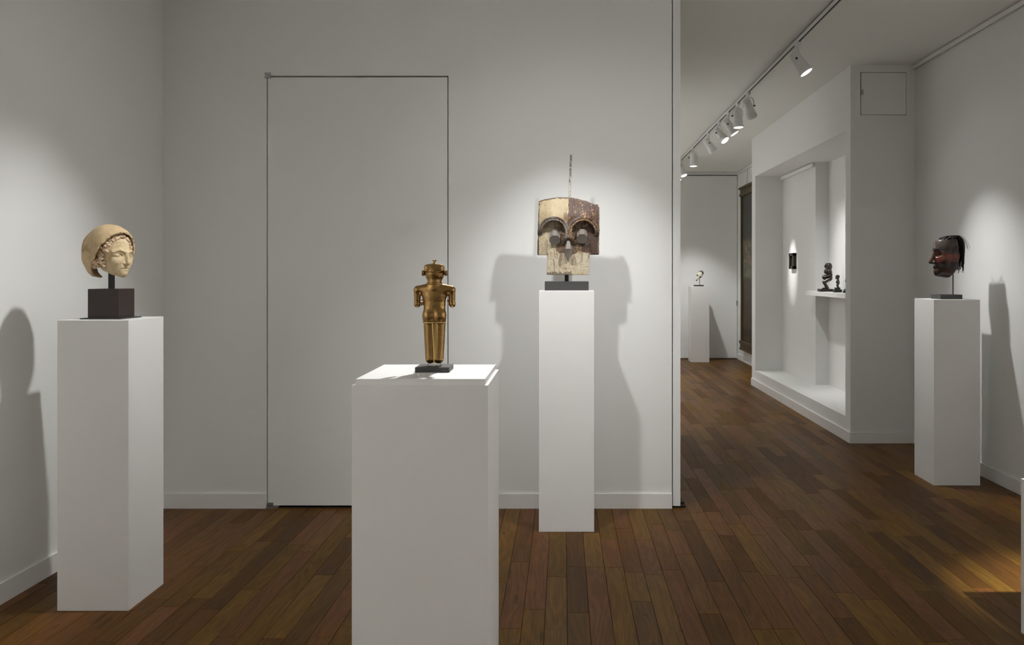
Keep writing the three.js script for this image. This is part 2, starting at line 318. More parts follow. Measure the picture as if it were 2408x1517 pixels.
for (const [k, d] of [8.0, 9.4, 10.8, 12.2].entries()) spot(['fourth', 'third', 'second', 'first'][k] + ' white spotlight from the far door washing the plain passage wall', 'spotlights on the hidden passage track', [0.85, d], [0.2, 1.3, d + 0.2], CD.passage, 50, 1);
const FRONT = 'spotlights on the front room track';
spot('white track spotlight aimed at the veiled terracotta head', FRONT, [-0.62, 3.48], [-2.385, 0.80, 3.60], CD.head, 27, 1, 0.125, 2, 0.7);
spot('white track spotlight aimed at the owl-like mask from the terracotta head side', FRONT, [-0.46, 3.48], [0.28, 0.75, 4.88], CD.mask, 27, 1, 0.125, 2, 1.0);
trackRun('light_track', 'short white ceiling track branching toward the owl-like mask', -0.03, -0.03, 3.52, 4.3);
spot('white track spotlight aimed at the gilded figure', FRONT, [-0.03, 3.98], [-0.39, 1.14, 2.50], CD.figure, 15, 1);
spot('white track spotlight aimed at the owl-like mask from the passage side', FRONT, [0.80, 3.48], [-0.20, 0.75, 4.88], CD.mask, 27, 1, 0.125, 2, 1.0);
const REARG = 'spotlights behind the viewer';
spot('white track spotlight aimed at the low pedestal by the right wall', REARG, [1.91, 1.6], [2.13, 0.75, 3.0], CD.nearRight, 9.5, 1);
for (const [k, [x, tx, th, td]] of [[-1.0, -2.38, 1.4, 1.6], [-0.6, -2.38, 1.4, -0.4], [1.1, 2.88, 1.4, -0.2], [1.5, 2.88, 1.4, 2.0]].entries())
  spot('white track spotlight washing the ' + ['left wall beside the terracotta head', 'left wall near the rear wall', 'right wall near the rear wall', 'right wall above the low pedestal'][k], REARG, [x, 1.6], [tx, th, td], CD.rear * [0.42, 1.2, 1.2, 0.85][k], 45, 1);

// ---------------------------------------------------------------- pedestals
function pedestal(label, x0, x1, d0, d1, h) {
  const t = thing('pedestal', label, 'pedestal', P((x0 + x1) / 2, 0, (d0 + d1) / 2));
  mesh('column', rbx(x1 - x0, h, d1 - d0, 0.0015), M.plinth, t); return t;
}
const PH = { head: 1.204, mask: 1.303, hair: 1.224, far: 1.19, low: 0.60, centre: 1.10 };
pedestal('white square pedestal carrying the terracotta head by the left wall', -2.097, -1.801, 3.399, 3.696, PH.head);
pedestal('tall white square pedestal carrying the owl-like painted mask', -0.133, 0.166, 4.437, 4.737, PH.mask);
pedestal('white square pedestal carrying the dark long-haired mask by the right wall', 2.439, 2.744, 5.404, 5.704, PH.hair);
pedestal('white pedestal carrying the small snouted mask at the end of the passage', 2.0, 2.287, 12.868, 13.155, PH.far);
pedestal('low white pedestal standing before the right wall, only its corner in the picture', 1.782, 2.382, 2.75, 3.197, PH.low);
{
  const w = 0.383, d0 = 2.306, t = thing('pedestal', 'wide white pedestal with a raised top slab carrying the gilded figure', 'pedestal', P((827 + 1147.7 - 2650) / 2 * d0 / FOCAL, 0, d0 + w / 2));
  mesh('column', rbx(w, 1.084, w, 0.0012), M.plinth, t); mesh('top_slab', rbx(w - 0.018, 0.018, w - 0.018, 0.001, 1.083), M.plinth, t);
}

// ---------------------------------------------------------------- veiled terracotta head
const noiseCol = (base, amp, f, extra) => (x, y, z) => { const k = 1 + amp * fbm(x * f, y * f, z * f) + amp * 0.6 * noise(x * f * 6, y * f * 6, z * f * 6); const c = { r: base.r * k, g: base.g * k, b: base.b * k }; if (extra) extra(c, x, y, z); return c; };
const clayMat = new THREE.MeshStandardMaterial({ vertexColors: true, roughness: 0.88 });
function polyCap(x, y, z, pts, r) { let d = 9; for (let i = 0; i < pts.length - 1; i++) d = Math.min(d, cap(x, y, z, pts[i], pts[i + 1], r)); return d; }
{
  const t = thing('terracotta_head', 'broken terracotta head of a veiled woman with curls on a dark cube', 'sculpture', P(-1.952, PH.head, 3.545));
  mesh('base_plate', rbx(0.172, 0.005, 0.172, 0.001), M.greySlab, t);
  mesh('base_block', rbx(0.130, 0.123, 0.130, 0.0008, 0.005), new THREE.MeshStandardMaterial({ color: lin(44, 30, 26), roughness: 0.42 }), t);
  const post = rbx(0.019, 0.09, 0.019, 0.001, 0.128); mesh('post', post, M.blackMetal, t);
  const clay = lin(206, 186, 150);
  const earth = noiseCol(clay, 0.16, 26, (c, x, y, z) => { const s = fbm(x * 60 + 3, y * 60, z * 60); if (s > 0.16) { c.r *= 0.9; c.g *= 0.82; c.b *= 0.72; } });
  const cut = (x, y, z) => smax(-(y + 0.088 - 0.45 * (0.045 - z)), -(y + 0.118), 0.006);
  const face = (x, y, z) => {
    const ax = Math.abs(x);
    let d = ell(x, y, z, [0, 0.03, -0.012], [0.066, 0.083, 0.082]);
    d = smin(d, ell(x, y, z, [0, -0.022, 0.018], [0.054, 0.078, 0.063]), 0.02);
    d = smin(d, ell(x, y, z, [0, -0.055, 0.026], [0.043, 0.040, 0.048]), 0.02);
    d = smin(d, sph(x, y, z, [0, -0.080, 0.064], 0.015), 0.014);
    d = smin(d, sph(ax, y, z, [0.030, -0.027, 0.050], 0.022), 0.016);
    d = smin(d, cap(x, y, z, [0, -0.06, -0.005], [0.004, -0.125, 0.028], 0.024), 0.012);
    d = smin(d, polyCap(ax, y, z, [[0.008, 0.012, 0.079], [0.030, 0.0195, 0.074], [0.050, 0.010, 0.056]], 0.0055), 0.012);
    d = smax(d, -ell(ax, y, z, [0.031, -0.001, 0.085], [0.0225, 0.0125, 0.0155]), 0.008);
    d = smin(d, ell(ax, y, z, [0.031, -0.002, 0.0625], [0.0165, 0.0095, 0.0105]), 0.002);
    d = smin(d, polyCap(ax, y, z, [[0.0125, -0.004, 0.0735], [0.021, 0.0055, 0.0755], [0.032, 0.0078, 0.0735], [0.049, -0.003, 0.057]], 0.0024), 0.002);
    d = smin(d, polyCap(ax, y, z, [[0.0125, -0.005, 0.0735], [0.022, -0.0112, 0.0735], [0.033, -0.0118, 0.0705], [0.048, -0.004, 0.057]], 0.0019), 0.002);
    d = smin(d, cap(x, y, z, [0, 0.016, 0.0765], [0, -0.034, 0.0895], 0.0066, 0.0080), 0.007);
    d = smin(d, sph(ax, y, z, [0.0095, -0.0365, 0.0800], 0.0058), 0.004);
    d = smax(d, -sph(ax, y, z, [0.0055, -0.0430, 0.0850], 0.0026), 0.002);
    d = smin(d, cap(ax, y, z, [0, -0.0530, 0.0785], [0.0165, -0.0575, 0.070], 0.0042, 0.0024), 0.003);
    d = smin(d, cap(ax, y, z, [0, -0.0630, 0.0765], [0.0120, -0.0620, 0.072], 0.0050, 0.0032), 0.003);
    d = smax(d, -cap(ax, y, z, [0, -0.0580, 0.0835], [0.0190, -0.0588, 0.0735], 0.0018, 0.0014), 0.0015);
    d = smax(d, cut(x, y, z) + 0.003 * noise(x * 90, y * 90, z * 90), 0.003);
    return d + 0.0005 * noise(x * 220, y * 220, z * 220);
  };
  const h = new THREE.Group(); h.name = 'head'; h.position.set(0.002, 0.272, 0); h.rotation.order = 'YXZ'; h.rotation.set(0, 1.27, -0.05); t.add(h);
  mesh('face', sdfGeo(face, [-0.078, -0.13, -0.1], [0.078, 0.118, 0.11], 0.00165, earth), clayMat, h);
  // curls: a ragged garland of small lumps round the face
  const curls = []; const rs = seed; seed = 77;
  for (let row = 0; row < 7; row++) for (let k = -11; k <= 11; k++) {
    const a = (k + (row % 2) * 0.5 + rr(-0.2, 0.2)) / 11 * 2.05, s = 1 + 0.035 * row;
    const X = Math.sin(a) * 0.062 * s * (Math.abs(a) > 1.57 ? 1.02 : 1), Y = 0.008 + Math.cos(a) * 0.068 * s + (Math.abs(a) > 1.5 ? -0.022 * (Math.abs(a) - 1.5) / 0.45 : 0);
    const Z = 0.062 - 0.0105 * row - 0.030 * Math.sin(Math.abs(a) * 0.8) - (Math.abs(a) > 1.5 ? 0.012 : 0);
    curls.push([X + rr(-0.003, 0.003), Y + rr(-0.004, 0.004), Z + rr(-0.003, 0.003), rr(0.0055, 0.0095)]);
  }
  seed = rs;
  const curlF = (x, y, z) => { let d = 9; for (const c of curls) { const q = L3(x - c[0], y - c[1], z - c[2]) - c[3]; d = q < d + 0.004 ? smin(d, q, 0.004) : d; } return d + 0.0026 * noise(x * 190, y * 190, z * 190) + 0.0015 * noise(x * 420, y * 420, z * 420); };
  mesh('curls', sdfGeo(curlF, [-0.098, -0.09, -0.07], [0.098, 0.11, 0.082], 0.0016, noiseCol(lin(206, 180, 150), 0.22, 60)), clayMat, h);
  const veil = (x, y, z) => {
    const body = Math.abs(ell(x, y, z, [0, 0.010, -0.014], [0.090 + 0.003 * Math.sin(y * 30), 0.120, 0.114]) + 0.003 * noise(x * 25, y * 25, z * 25)) - 0.0045;
    const top = sst(0.02, 0.12, y);
    let rim = x < 0.02 ? 0.014 + 0.62 * (y - 0.017) : 0.036 + 0.03 * top - 0.5 * Math.max(0, -0.01 - y);
    if (x >= -0.03 && x < 0.05) { const w = (x + 0.03) / 0.08, l = 0.014 + 0.62 * (y - 0.017), r2 = 0.036 + 0.03 * top; rim = Math.min(l, 0.075) * (1 - w) + r2 * w; }
    rim += 0.006 * noise(x * 60, y * 45, 4) + 0.002 * noise(x * 190, y * 170, 9) + (x > 0.03 ? 0.008 * noise(y * 55, 2, 7) : 0);
    let d = smax(body, (z - rim) * 0.8, 0.0025);
    d = smax(d, -(y + 0.074 - 0.30 * (z + 0.0) + 0.006 * noise(x * 45, 3, z * 45)) * 0.9, 0.003);
    if (x > 0.02) d = smax(d, -(y + 0.046 + 0.01 * noise(z * 40, 8, 1)) * 0.9, 0.003);
    return d + 0.0005 * noise(x * 180, y * 180, z * 180);
  };
  mesh('veil', sdfGeo(veil, [-0.112, -0.12, -0.145], [0.112, 0.146, 0.112], 0.0018, noiseCol(lin(192, 168, 130), 0.2, 18, (c, x, y, z) => { const st = fbm(x * 14 + 2, y * 14, z * 14); if (st > 0.12) { const k = sst(0.12, 0.4, st) * 0.35; c.r *= 1 - k; c.g *= 1 - k * 1.1; c.b *= 1 - k * 1.2; } })), clayMat, h);
}

// ---------------------------------------------------------------- gilded figure seen from behind
{
  const t = thing('gold_figure', 'small gilded standing figure seen from behind on a dark slab', 'figurine', P(-0.3945, 1.101, 2.512));
  mesh('base_slab', rbx(0.103, 0.0156, 0.096, 0.001), M.greySlab, t);
  const mk = [tube([[0.034, 0.0052, 0.0484], [0.036, 0.0062, 0.0484], [0.038, 0.005, 0.0484], [0.040, 0.0062, 0.0484], [0.043, 0.0052, 0.0484]], 0.00035, 16, 5)];
  mesh('maker_mark', mk, M.steel, t);
  const gold = (x, y, z) => {
    const ax = Math.abs(x);
    const legr = 0.0172 - 0.016 * Math.max(0, 0.148 - y) * 0.14;
    let d = cap(x * 1, y, z * 1.15, [0.0128, 0.037, 0], [0.0158, 0.15, 0], 0.0152, 0.0180);
    d = smin(d, cap(x, y, z * 1.15, [-0.0128, 0.037, 0], [-0.0158, 0.15, 0], 0.0152, 0.0180), 0.007);
    d = smin(d, box3(x, y, z, [0, 0.09, -0.001], [0.016, 0.062, 0.0095], 0.006), 0.004);
    d = smin(d, ell(ax, y, z, [0.0165, 0.168, 0.003], [0.0205, 0.024, 0.0185]), 0.008);
    let torso = ell(x, y, z, [0, 0.205, 0], [0.0335, 0.056, 0.0185]);
    torso = smin(torso, ell(x, y, z, [0, 0.236, 0], [0.040, 0.026, 0.0175]), 0.012);
    d = smin(d, torso, 0.010);
    d = smin(d, cap(ax, y, z, [0, 0.256, 0], [0.050, 0.2475, -0.001], 0.0150, 0.0128), 0.012);
    let arm = cap(ax, y, z, [0.0525, 0.247, -0.001], [0.0535, 0.204, -0.004], 0.0112, 0.0092);
    arm = smin(arm, cap(ax, y, z, [0.0535, 0.2025, -0.005], [0.042, 0.206, -0.034], 0.0090, 0.0065), 0.005);
    d = smin(d, arm, 0.004);
    d = smin(d, cap(x, y, z, [0, 0.255, 0], [0, 0.288, 0], 0.0205, 0.0215), 0.006);
    let head = ell(x, y, z, [0, 0.300, -0.002], [0.0295, 0.034, 0.0265]);
    head = smin(head, box3(x, y, z, [0, 0.3135, -0.001], [0.0295, 0.0125, 0.0235], 0.010), 0.006);
    head = smax(head, y - 0.3285 + 9 * x * x * 0.4, 0.006);
    d = smin(d, head, 0.003);
    const yy = y - 0.004 * (1 - (ax / 0.03) * (ax / 0.03)) * -1;
    if (yy > 0.3075 && yy < 0.3285) d -= 0.0009 * (0.55 + 0.45 * Math.sin(yy * 1900)) * (0.8 + 0.2 * Math.sign(Math.sin(x * 620)));
    d = smin(d, Math.abs(yy - 0.3065) < 0.004 ? Math.max(head - 0.0016, Math.abs(yy - 0.3065) - 0.0008) : 9, 0.001);
    if (Math.abs(y - 0.2865) < 0.006 && ax < 0.022) d = smin(d, cap(x, y, z, [-0.0165, 0.2868, 0.0165], [0.0165, 0.2868, 0.0165], 0.0014), 0.0015);
    d = smin(d, Math.max(Math.abs(Math.hypot(x / 1.02, z * 1.0) - 0.0215) - 0.0016, Math.abs(y - 0.2675) - 0.0022), 0.002);
    d = smin(d, Math.max(Math.hypot(y - 0.2985, z + 0.002) - 0.0085, Math.abs(ax - 0.0345) - 0.0042), 0.0012);
    d = smin(d, cap(x, y, z, [0, 0.325, 0], [0, 0.335, 0], 0.0042, 0.0036), 0.003);
    d = smin(d, sph(ax, y, z, [0.0036, 0.3372, 0], 0.0029), 0.0012);
    d = smin(d, sph(ax, y, z, [0.0405, 0.2115, -0.036], 0.0075), 0.002);
    return d + 0.0002 * noise(x * 150, y * 150, z * 150);
  };
  const goldMat = new THREE.MeshStandardMaterial({ vertexColors: true, metalness: 1, roughness: 0.27 });
  const gc = new THREE.Color().setRGB(0.30, 0.18, 0.068);
  mesh('figure', sdfGeo(gold, [-0.072, 0.0195, -0.05], [0.072, 0.345, 0.035], 0.00125, noiseCol(gc, 0.22, 45, (c, x, y, z) => { const s = noise(x * 260, y * 260, z * 260); if (s > 0.5) { c.r *= 0.75; c.g *= 0.7; c.b *= 0.65; } })), goldMat, t);
  const loop = []; for (let k = 0; k <= 40; k++) { const a = k / 40 * Math.PI * 2; loop.push([0.0365 * Math.cos(a), 0.1485 - 0.0008 * Math.sin(a), 0.0195 * Math.sin(a)]); }
  mesh('support_ring', tube(loop, 0.0014, 80, 8), M.brass, t);
  mesh('support_rod', tube([[-0.0035, 0.148, 0.0195], [-0.002, 0.12, 0.019], [0.0005, 0.06, 0.0185], [0.002, 0.0155, 0.018]], 0.0015, 24, 8), M.brass, t);
  for (const x of [-0.019, 0.019]) { const g = cyl(0.0008, 0.0008, 0.012, 8); g.translate(x, 0.0205, 0.004); mesh('peg', g, M.blackMetal, t); }
}

// ---------------------------------------------------------------- owl-like painted wooden mask
{
  const t = thing('painted_mask', 'large owl-like wooden mask, half cream and half dark, with arched brows', 'mask', P(0.018, PH.mask, 4.60));
  mesh('base_block', rbx(0.243, 0.05, 0.12, 0.001), M.greySlab, t);
  mesh('post', rbx(0.022, 0.06, 0.02, 0.001, 0.05), M.blackMetal, t);
  const m = new THREE.Group(); m.name = 'mask'; m.position.set(0.007, 0.083, 0.01); m.rotation.z = -0.012; t.add(m);
  const z0 = (u) => 0.028 - 1.0 * u * u;
  const AC = 0.083, AV = 0.236;
  const rect = (u, v, u0, u1, v0, v1, r) => { const qx = Math.abs(u - (u0 + u1) / 2) - (u1 - u0) / 2 + r, qy = Math.abs(v - (v0 + v1) / 2) - (v1 - v0) / 2 + r; return Math.hypot(Math.max(qx, 0), Math.max(qy, 0)) + Math.min(Math.max(qx, qy), 0) - r; };
  const body = (x, y, z) => {
    const ax = Math.abs(x), zz = z0(x), wob = 0.0016 * noise(x * 40, y * 40, 2);
    const topv = 0.432 - 1.15 * (x + 0.02) * (x + 0.02) - 0.03 * x;
    const out = smax(rect(x, y, -0.170 + 0.02 * (y - 0.25), 0.171 - 0.01 * (y - 0.25), 0.115 + 0.02 * x, 0.5, 0.006), (y - topv) * 0.95, 0.005) + wob;
    let d = smax(Math.abs(z - zz) - 0.011, out, 0.005);
    const du = ax - AC, dv = y - AV, rad = Math.hypot(du, dv);
    // forehead swelling forward to the brow, open where the arches spring
    const fz = 0.046 * sst(0.445, 0.315, y) * (1 - 0.35 * sst(0.08, 0.17, ax));
    let fore = smax(smax(Math.abs(z - zz - fz / 2) - (0.011 + fz / 2), out, 0.005), -(rad - 0.080), 0.004);
    fore = smax(fore, -(y - (AV + 0.0)), 0.004);
    d = smin(d, fore, 0.004);
    // lower face and jaw, standing proud of the cheeks
    const zj = 0.046 - 0.8 * x * x, jaw = smax(rect(x, y, -0.117, 0.118, 0.004 + 0.012 * x, 0.235, 0.003) + wob, Math.abs(z - zj + 0.012) - 0.014, 0.004);
    d = smin(d, jaw, 0.003);
    // brow arches: visor rings standing out of the board
    const inner = du < 0 ? 1 : 0, lowEnd = inner ? -0.060 : -0.012;
    const lip = 0.052 * sst(lowEnd - 0.02, lowEnd + 0.035, dv) * (1 - 0.5 * sst(0.02, 0.085, du));
    const ring = Math.abs(rad - 0.0765) - 0.0118;
    let arch = smax(ring, Math.abs(z - (zz + lip / 2 - 0.005)) - (lip / 2 + 0.012), 0.005);
    arch = smax(arch, -(dv - lowEnd), 0.004);
    const groove = Math.abs(rad - 0.0755) - 0.0024 - 0.001 * noise(x * 120, y * 120, 3); arch = smax(arch, -Math.max(groove, (zz + lip + 0.0030) - z), 0.002);
    // sockets scooped out below the arches
    d = smax(d, -ell(ax, y, z, [AC, AV - 0.008, zz + 0.045], [0.066, 0.068, 0.042]), 0.004);
    d = Math.max(d, 0) === d ? d : d;
    const back = smax(rect(x, y, -0.165, 0.165, 0.12, 0.40, 0.006), Math.abs(z - zz + 0.014) - 0.008, 0.004);
    d = smin(d, back, 0.003);
    d = smin(d, arch, 0.006);
    d = smin(d, cap(x, y, z, [0, 0.262, 0.064], [0, 0.185, 0.060], 0.012, 0.009), 0.010);
    d = smin(d, box3(x, y, z, [0, 0.22, 0.03], [0.011, 0.05, 0.03], 0.006), 0.006);
    // eye seats
    d = smin(d, cap(ax, y, z, [0.074, 0.228, 0.0], [0.074, 0.224, 0.035], 0.026), 0.006);
    // drilled holes
    for (const [hx, hy, hr] of [[-0.013, 0.036, 0.0055], [0.098, 0.045, 0.0042], [-0.104, 0.03, 0.003]]) d = smax(d, -(Math.hypot(x - hx, (y - hy) * 1.15) - hr), 0.001);
    return d + 0.0007 * noise(x * 130, y * 60, z * 130) + 0.0005 * noise(x * 300, y * 220, z * 300);
  };
  const cream = lin(172, 157, 126), brown = lin(66, 46, 36), umber = lin(104, 78, 52), iron = lin(100, 92, 86), ochre = lin(180, 140, 92), white = lin(188, 179, 160);
  const mixc = (a, b, k) => ({ r: a.r + (b.r - a.r) * k, g: a.g + (b.g - a.g) * k, b: a.b + (b.b - a.b) * k });
  const paint = (x, y, z) => {
    const n1 = fbm(x * 22, y * 16, 3), n2 = 0.7 * noise(x * 150, y * 70, 5) + 0.45 * noise(x * 60, y * 40, 15), n3 = noise(x * 270, y * 210, 8), n4 = fbm(x * 60, y * 14, 11);
    const ax = Math.abs(x), du = ax - AC, dv = y - AV, rad = Math.hypot(du, dv), inArch = Math.abs(rad - 0.0765) < 0.0125 && dv > (du < 0 ? -0.06 : -0.012);
    let c;
    if (inArch) { c = mixc(iron, brown, sst(-0.3, 0.4, n1 * 1.4 + 0.3 * n2)); if (Math.abs(rad - 0.0745) < 0.003 + 0.003 * n2) c = mixc(c, x > 0 ? ochre : cream, sst(0.0, 0.25, n3 + 0.2)); if (x > 0 && n3 + n2 * 0.6 > 0.38) c = mixc(c, ochre, 0.85); else if (n3 > 0.42) c = mixc(c, cream, 0.5); if (rad < 0.067 && x > 0) c = mixc(c, ochre, sst(-0.1, 0.3, n2) * 0.7); }
    else if (ax < 0.014 && y > 0.18 && y < 0.29) c = mixc(brown, iron, 0.4 + 0.6 * n1);
    else if (rad < 0.07 || y < 0.26) {
      if (y < 0.125 + 0.03 * n1 && ax < 0.125) { c = mixc(white, cream, 0.5 + n1); const pit = n3 * 0.9 + n2 * 0.3 + 0.6 * noise(x * 260, y * 170, 17); if (pit > 0.30) c = mixc(c, umber, sst(0.30, 0.5, pit) * 0.75); if (y < 0.018 + 0.02 * n2 && x < 0.02) c = mixc(c, brown, 0.7); if (n4 + (y - 0.08) * 3 > 0.2) c = mixc(c, umber, 0.55); }
      else if (ax < 0.06 + 0.03 * n1) { c = mixc(umber, brown, sst(-0.3, 0.4, n4)); if (n3 > 0.25) c = mixc(c, cream, 0.5); }
      else if (x < 0) { c = mixc(cream, white, 0.35 + n1); if (n4 * 0.7 + n1 > 0.12 + (dv < 0.02 ? 0.16 : -0.05)) c = mixc(c, umber, 0.7); if (n3 > 0.45) c = mixc(c, umber, 0.6); if (rad < 0.066 && dv > 0.025) c = mixc(c, umber, 0.35); }
      else { c = mixc(brown, umber, sst(0.0, 0.55, n4 + n1)); if (n2 + n1 + 0.3 * n3 > 0.55) c = mixc(c, ochre, 0.7); if (n3 > 0.55) c = mixc(c, cream, 0.5); }
    } else if (x < -0.002 + 0.012 * n1) {
      c = mixc(cream, lin(160, 142, 108), 0.5 + n1); if (n4 > 0.28) c = mixc(c, umber, 0.35); if (n3 * 0.8 + n2 * 0.5 > 0.42 + 0.25 * sst(0.06, 0.0, ax - 0.09)) c = mixc(c, brown, 0.75);
      if (x > -0.034 + 0.05 * n1 && y < 0.345 + 0.04 * n1) c = mixc(c, umber, 0.75);
    } else { c = mixc(brown, lin(92, 62, 44), sst(-0.2, 0.4, n4)); if (n2 * 0.6 + n1 + 0.6 * n3 > 0.5) c = mixc(c, ochre, 0.7); if (n3 + 0.5 * noise(x * 60, y * 25, 31) > 0.6) c = mixc(c, cream, 0.7); }
    const topv = 0.432 - 1.15 * (x + 0.02) * (x + 0.02) - 0.03 * x;
    if (topv - y < 0.006 + 0.006 * n2 || 0.168 - ax < 0.004 + 0.004 * n2) c = n3 > 0.25 ? mixc(brown, cream, x > 0 ? 0.7 : 0.15) : mixc(brown, umber, 0.4);
    return c;
  };
  const woodMat = new THREE.MeshStandardMaterial({ vertexColors: true, roughness: 0.55 });
  mesh('face_board', sdfGeo(body, [-0.185, -0.012, -0.04], [0.185, 0.445, 0.105], 0.0017, paint), woodMat, m);
  const shine = new THREE.MeshPhysicalMaterial({ color: lin(130, 122, 115), roughness: 0.34, clearcoat: 0.6, clearcoatRoughness: 0.2 });
  for (const [s, ey] of [[-1, 0.222], [1, 0.231]]) {
    const g = new THREE.CylinderGeometry(0.0325, 0.029, 0.070, 8).toNonIndexed(); g.rotateY(Math.PI / 8); g.computeVertexNormals(); g.rotateX(Math.PI / 2 + 0.62); g.translate(s * 0.0745, ey - 0.008, 0.046);
    mesh('eye', g, shine, m);
  }
  const nose = new ConvexGeometry([[-0.0055, 0.196, 0.060], [0.0055, 0.196, 0.060], [-0.006, 0.194, 0.070], [0.006, 0.194, 0.070], [-0.014, 0.146, 0.112], [0.014, 0.146, 0.112], [-0.028, 0.142, 0.066], [0.028, 0.142, 0.066], [-0.026, 0.142, 0.035], [0.026, 0.142, 0.035], [0, 0.076, 0.052], [0, 0.076, 0.036], [-0.006, 0.196, 0.036], [0.006, 0.196, 0.036]].map((p) => new THREE.Vector3(...p)));
  mesh('nose', nose, shine, m);
  const stickF = (x, y, z) => cap(x, y, z, [0.002, 0.40, -0.004], [0.0095, 0.675, -0.004], 0.0062, 0.0055) + 0.0008 * noise(x * 90, y * 60, z * 90);
  mesh('crest_rod', sdfGeo(stickF, [-0.012, 0.39, -0.016], [0.024, 0.69, 0.008], 0.0016, (x, y, z) => { const n = 0.5 * noise(x * 120, y * 90, z * 120) + (0.55 - y) * 2.2; return mixc(lin(74, 68, 64), lin(196, 190, 180), sst(-0.3, 0.35, n)); }), new THREE.MeshStandardMaterial({ vertexColors: true, roughness: 0.4 }), m);
}

// ---------------------------------------------------------------- dark mask with hair
{
  const t = thing('long_haired_mask', 'dark reddish wooden face mask with black hair on a thin rod', 'mask', P(2.592, PH.hair, 5.555));
  mesh('base_slab', rbx(0.146, 0.031, 0.146, 0.001), M.greySlab, t);
  const rod = cyl(0.0035, 0.0035, 0.245, 10); rod.translate(0.046, 0.153, -0.003); mesh('rod', rod, M.blackMetal, t);
  const m = new THREE.Group(); m.name = 'mask'; m.position.set(0.049, 0.305, -0.008); m.rotation.order = 'YXZ'; m.rotation.set(0.06, -1.55, 0); t.add(m);
  const shape = (x, y, z) => {
    const ax = Math.abs(x);
    let d = ell(x, y, z, [0, -0.015, 0.028], [0.079, 0.15, 0.105]);
    d = smin(d, ell(x, y, z, [0, 0.055, 0.022], [0.078, 0.085, 0.098]), 0.03);
    d = smin(d, ell(x, y, z, [0, -0.09, 0.045], [0.062, 0.068, 0.085]), 0.03);
    d = smin(d, sph(x, y, z, [0, -0.122, 0.112], 0.026), 0.02);
    d = smin(d, polyCap(ax, y, z, [[0.006, 0.026, 0.124], [0.032, 0.032, 0.112], [0.060, 0.014, 0.082]], 0.009), 0.016);
    d = smax(d, -ell(ax, y, z, [0.034, 0.002, 0.130], [0.026, 0.017, 0.028]), 0.012);
    d = smin(d, ell(ax, y, z, [0.034, 0.001, 0.090], [0.020, 0.0125, 0.0165]), 0.004);
    d = smax(d, -ell(ax, y, z, [0.032, -0.001, 0.113], [0.012, 0.0045, 0.012]), 0.002);
    d = smin(d, sph(ax, y, z, [0.042, -0.035, 0.082], 0.024), 0.018);
    d = smin(d, cap(x, y, z, [0, 0.022, 0.126], [0, -0.046, 0.158], 0.0085, 0.0125), 0.010);
    d = smin(d, sph(ax, y, z, [0.0135, -0.051, 0.141], 0.0095), 0.006);
    d = smin(d, cap(ax, y, z, [0, -0.084, 0.135], [0.025, -0.092, 0.118], 0.0080, 0.0045), 0.006);
    d = smin(d, cap(ax, y, z, [0, -0.104, 0.134], [0.021, -0.102, 0.120], 0.0080, 0.0055), 0.006);
    d = smax(d, -cap(ax, y, z, [0, -0.0945, 0.146], [0.030, -0.097, 0.123], 0.0042, 0.003), 0.003);
    d = smax(d, -z * 0.98, 0.004);
    d = smax(d, y - 0.100, 0.004);
    d = smax(d, -(y + 0.170 - 0.18 * z), 0.008);
    d = smax(d, -y * 0.525 - z * 0.85 - 0.041, 0.005);
    d = smin(d, Math.hypot(Math.hypot(y + 0.012, (z - 0.018) * 1.5) - 0.030, ax - 0.076) - 0.006, 0.004);
    return d;
  };
  const dk = lin(40, 30, 26), red = lin(120, 58, 42), pale = lin(150, 148, 142), blk = lin(22, 19, 18);
  const mixc = (a, b, k) => ({ r: a.r + (b.r - a.r) * k, g: a.g + (b.g - a.g) * k, b: a.b + (b.b - a.b) * k });
  const paint = (x, y, z) => {
    const ax = Math.abs(x), n = fbm(x * 30, y * 30, z * 30), n2 = noise(x * 160, y * 90, z * 160);
    let c = mixc(dk, lin(62, 44, 36), 0.5 + n);
    c = mixc(c, lin(92, 80, 74), clamp(0.6 + 0.5 * n, 0, 1) * sst(0.035, 0.062, y + 0.02 * n));
    const r1 = Math.hypot((ax - 0.052) / 0.038, (y + 0.022) / 0.030); c = mixc(c, mixc(red, dk, clamp(0.2 - n, 0, 0.6)), sst(1.35, 0.75, r1 - 0.5 * n));
    if (Math.hypot((ax - 0.036) / 0.030, (y - 0.014) / 0.016) < 1) c = mixc(red, lin(110, 84, 70), 0.4);
    { const by = 0.033 - 7 * (ax - 0.035) * (ax - 0.035); if (Math.abs(y - by) < 0.0085 * sst(0.085, 0.05, ax) && ax > 0.004 && z > 0.03) c = blk; }
    if (ax < 0.012 && y > -0.045 && y < 0.03) c = mixc(lin(104, 78, 66), c, 0.3);
    const e = Math.hypot((ax - 0.033) / 0.019, (y + 0.003) / 0.0095); if (e < 1) c = y < -0.0035 ? pale : blk;
    if (Math.hypot(ax / 0.030, (y + 0.086 + ax * 0.3) / 0.0085) < 1 && z > 0.1) c = lin(100, 62, 54);
    if (Math.hypot(ax / 0.027, (y + 0.1035 - ax * 0.1) / 0.0085) < 1 && z > 0.1) c = lin(146, 114, 106);
    c = mixc(c, blk, 0.6 * sst(0.03, 0.012, Math.abs(y + 0.068 + 0.02 * n)));
    const k = 1 + 0.18 * n2; return { r: c.r * k, g: c.g * k, b: c.b * k };
  };
  mesh('face', sdfGeo(shape, [-0.095, -0.175, -0.008], [0.095, 0.108, 0.175], 0.0019, paint), new THREE.MeshStandardMaterial({ vertexColors: true, roughness: 0.28 }), m);
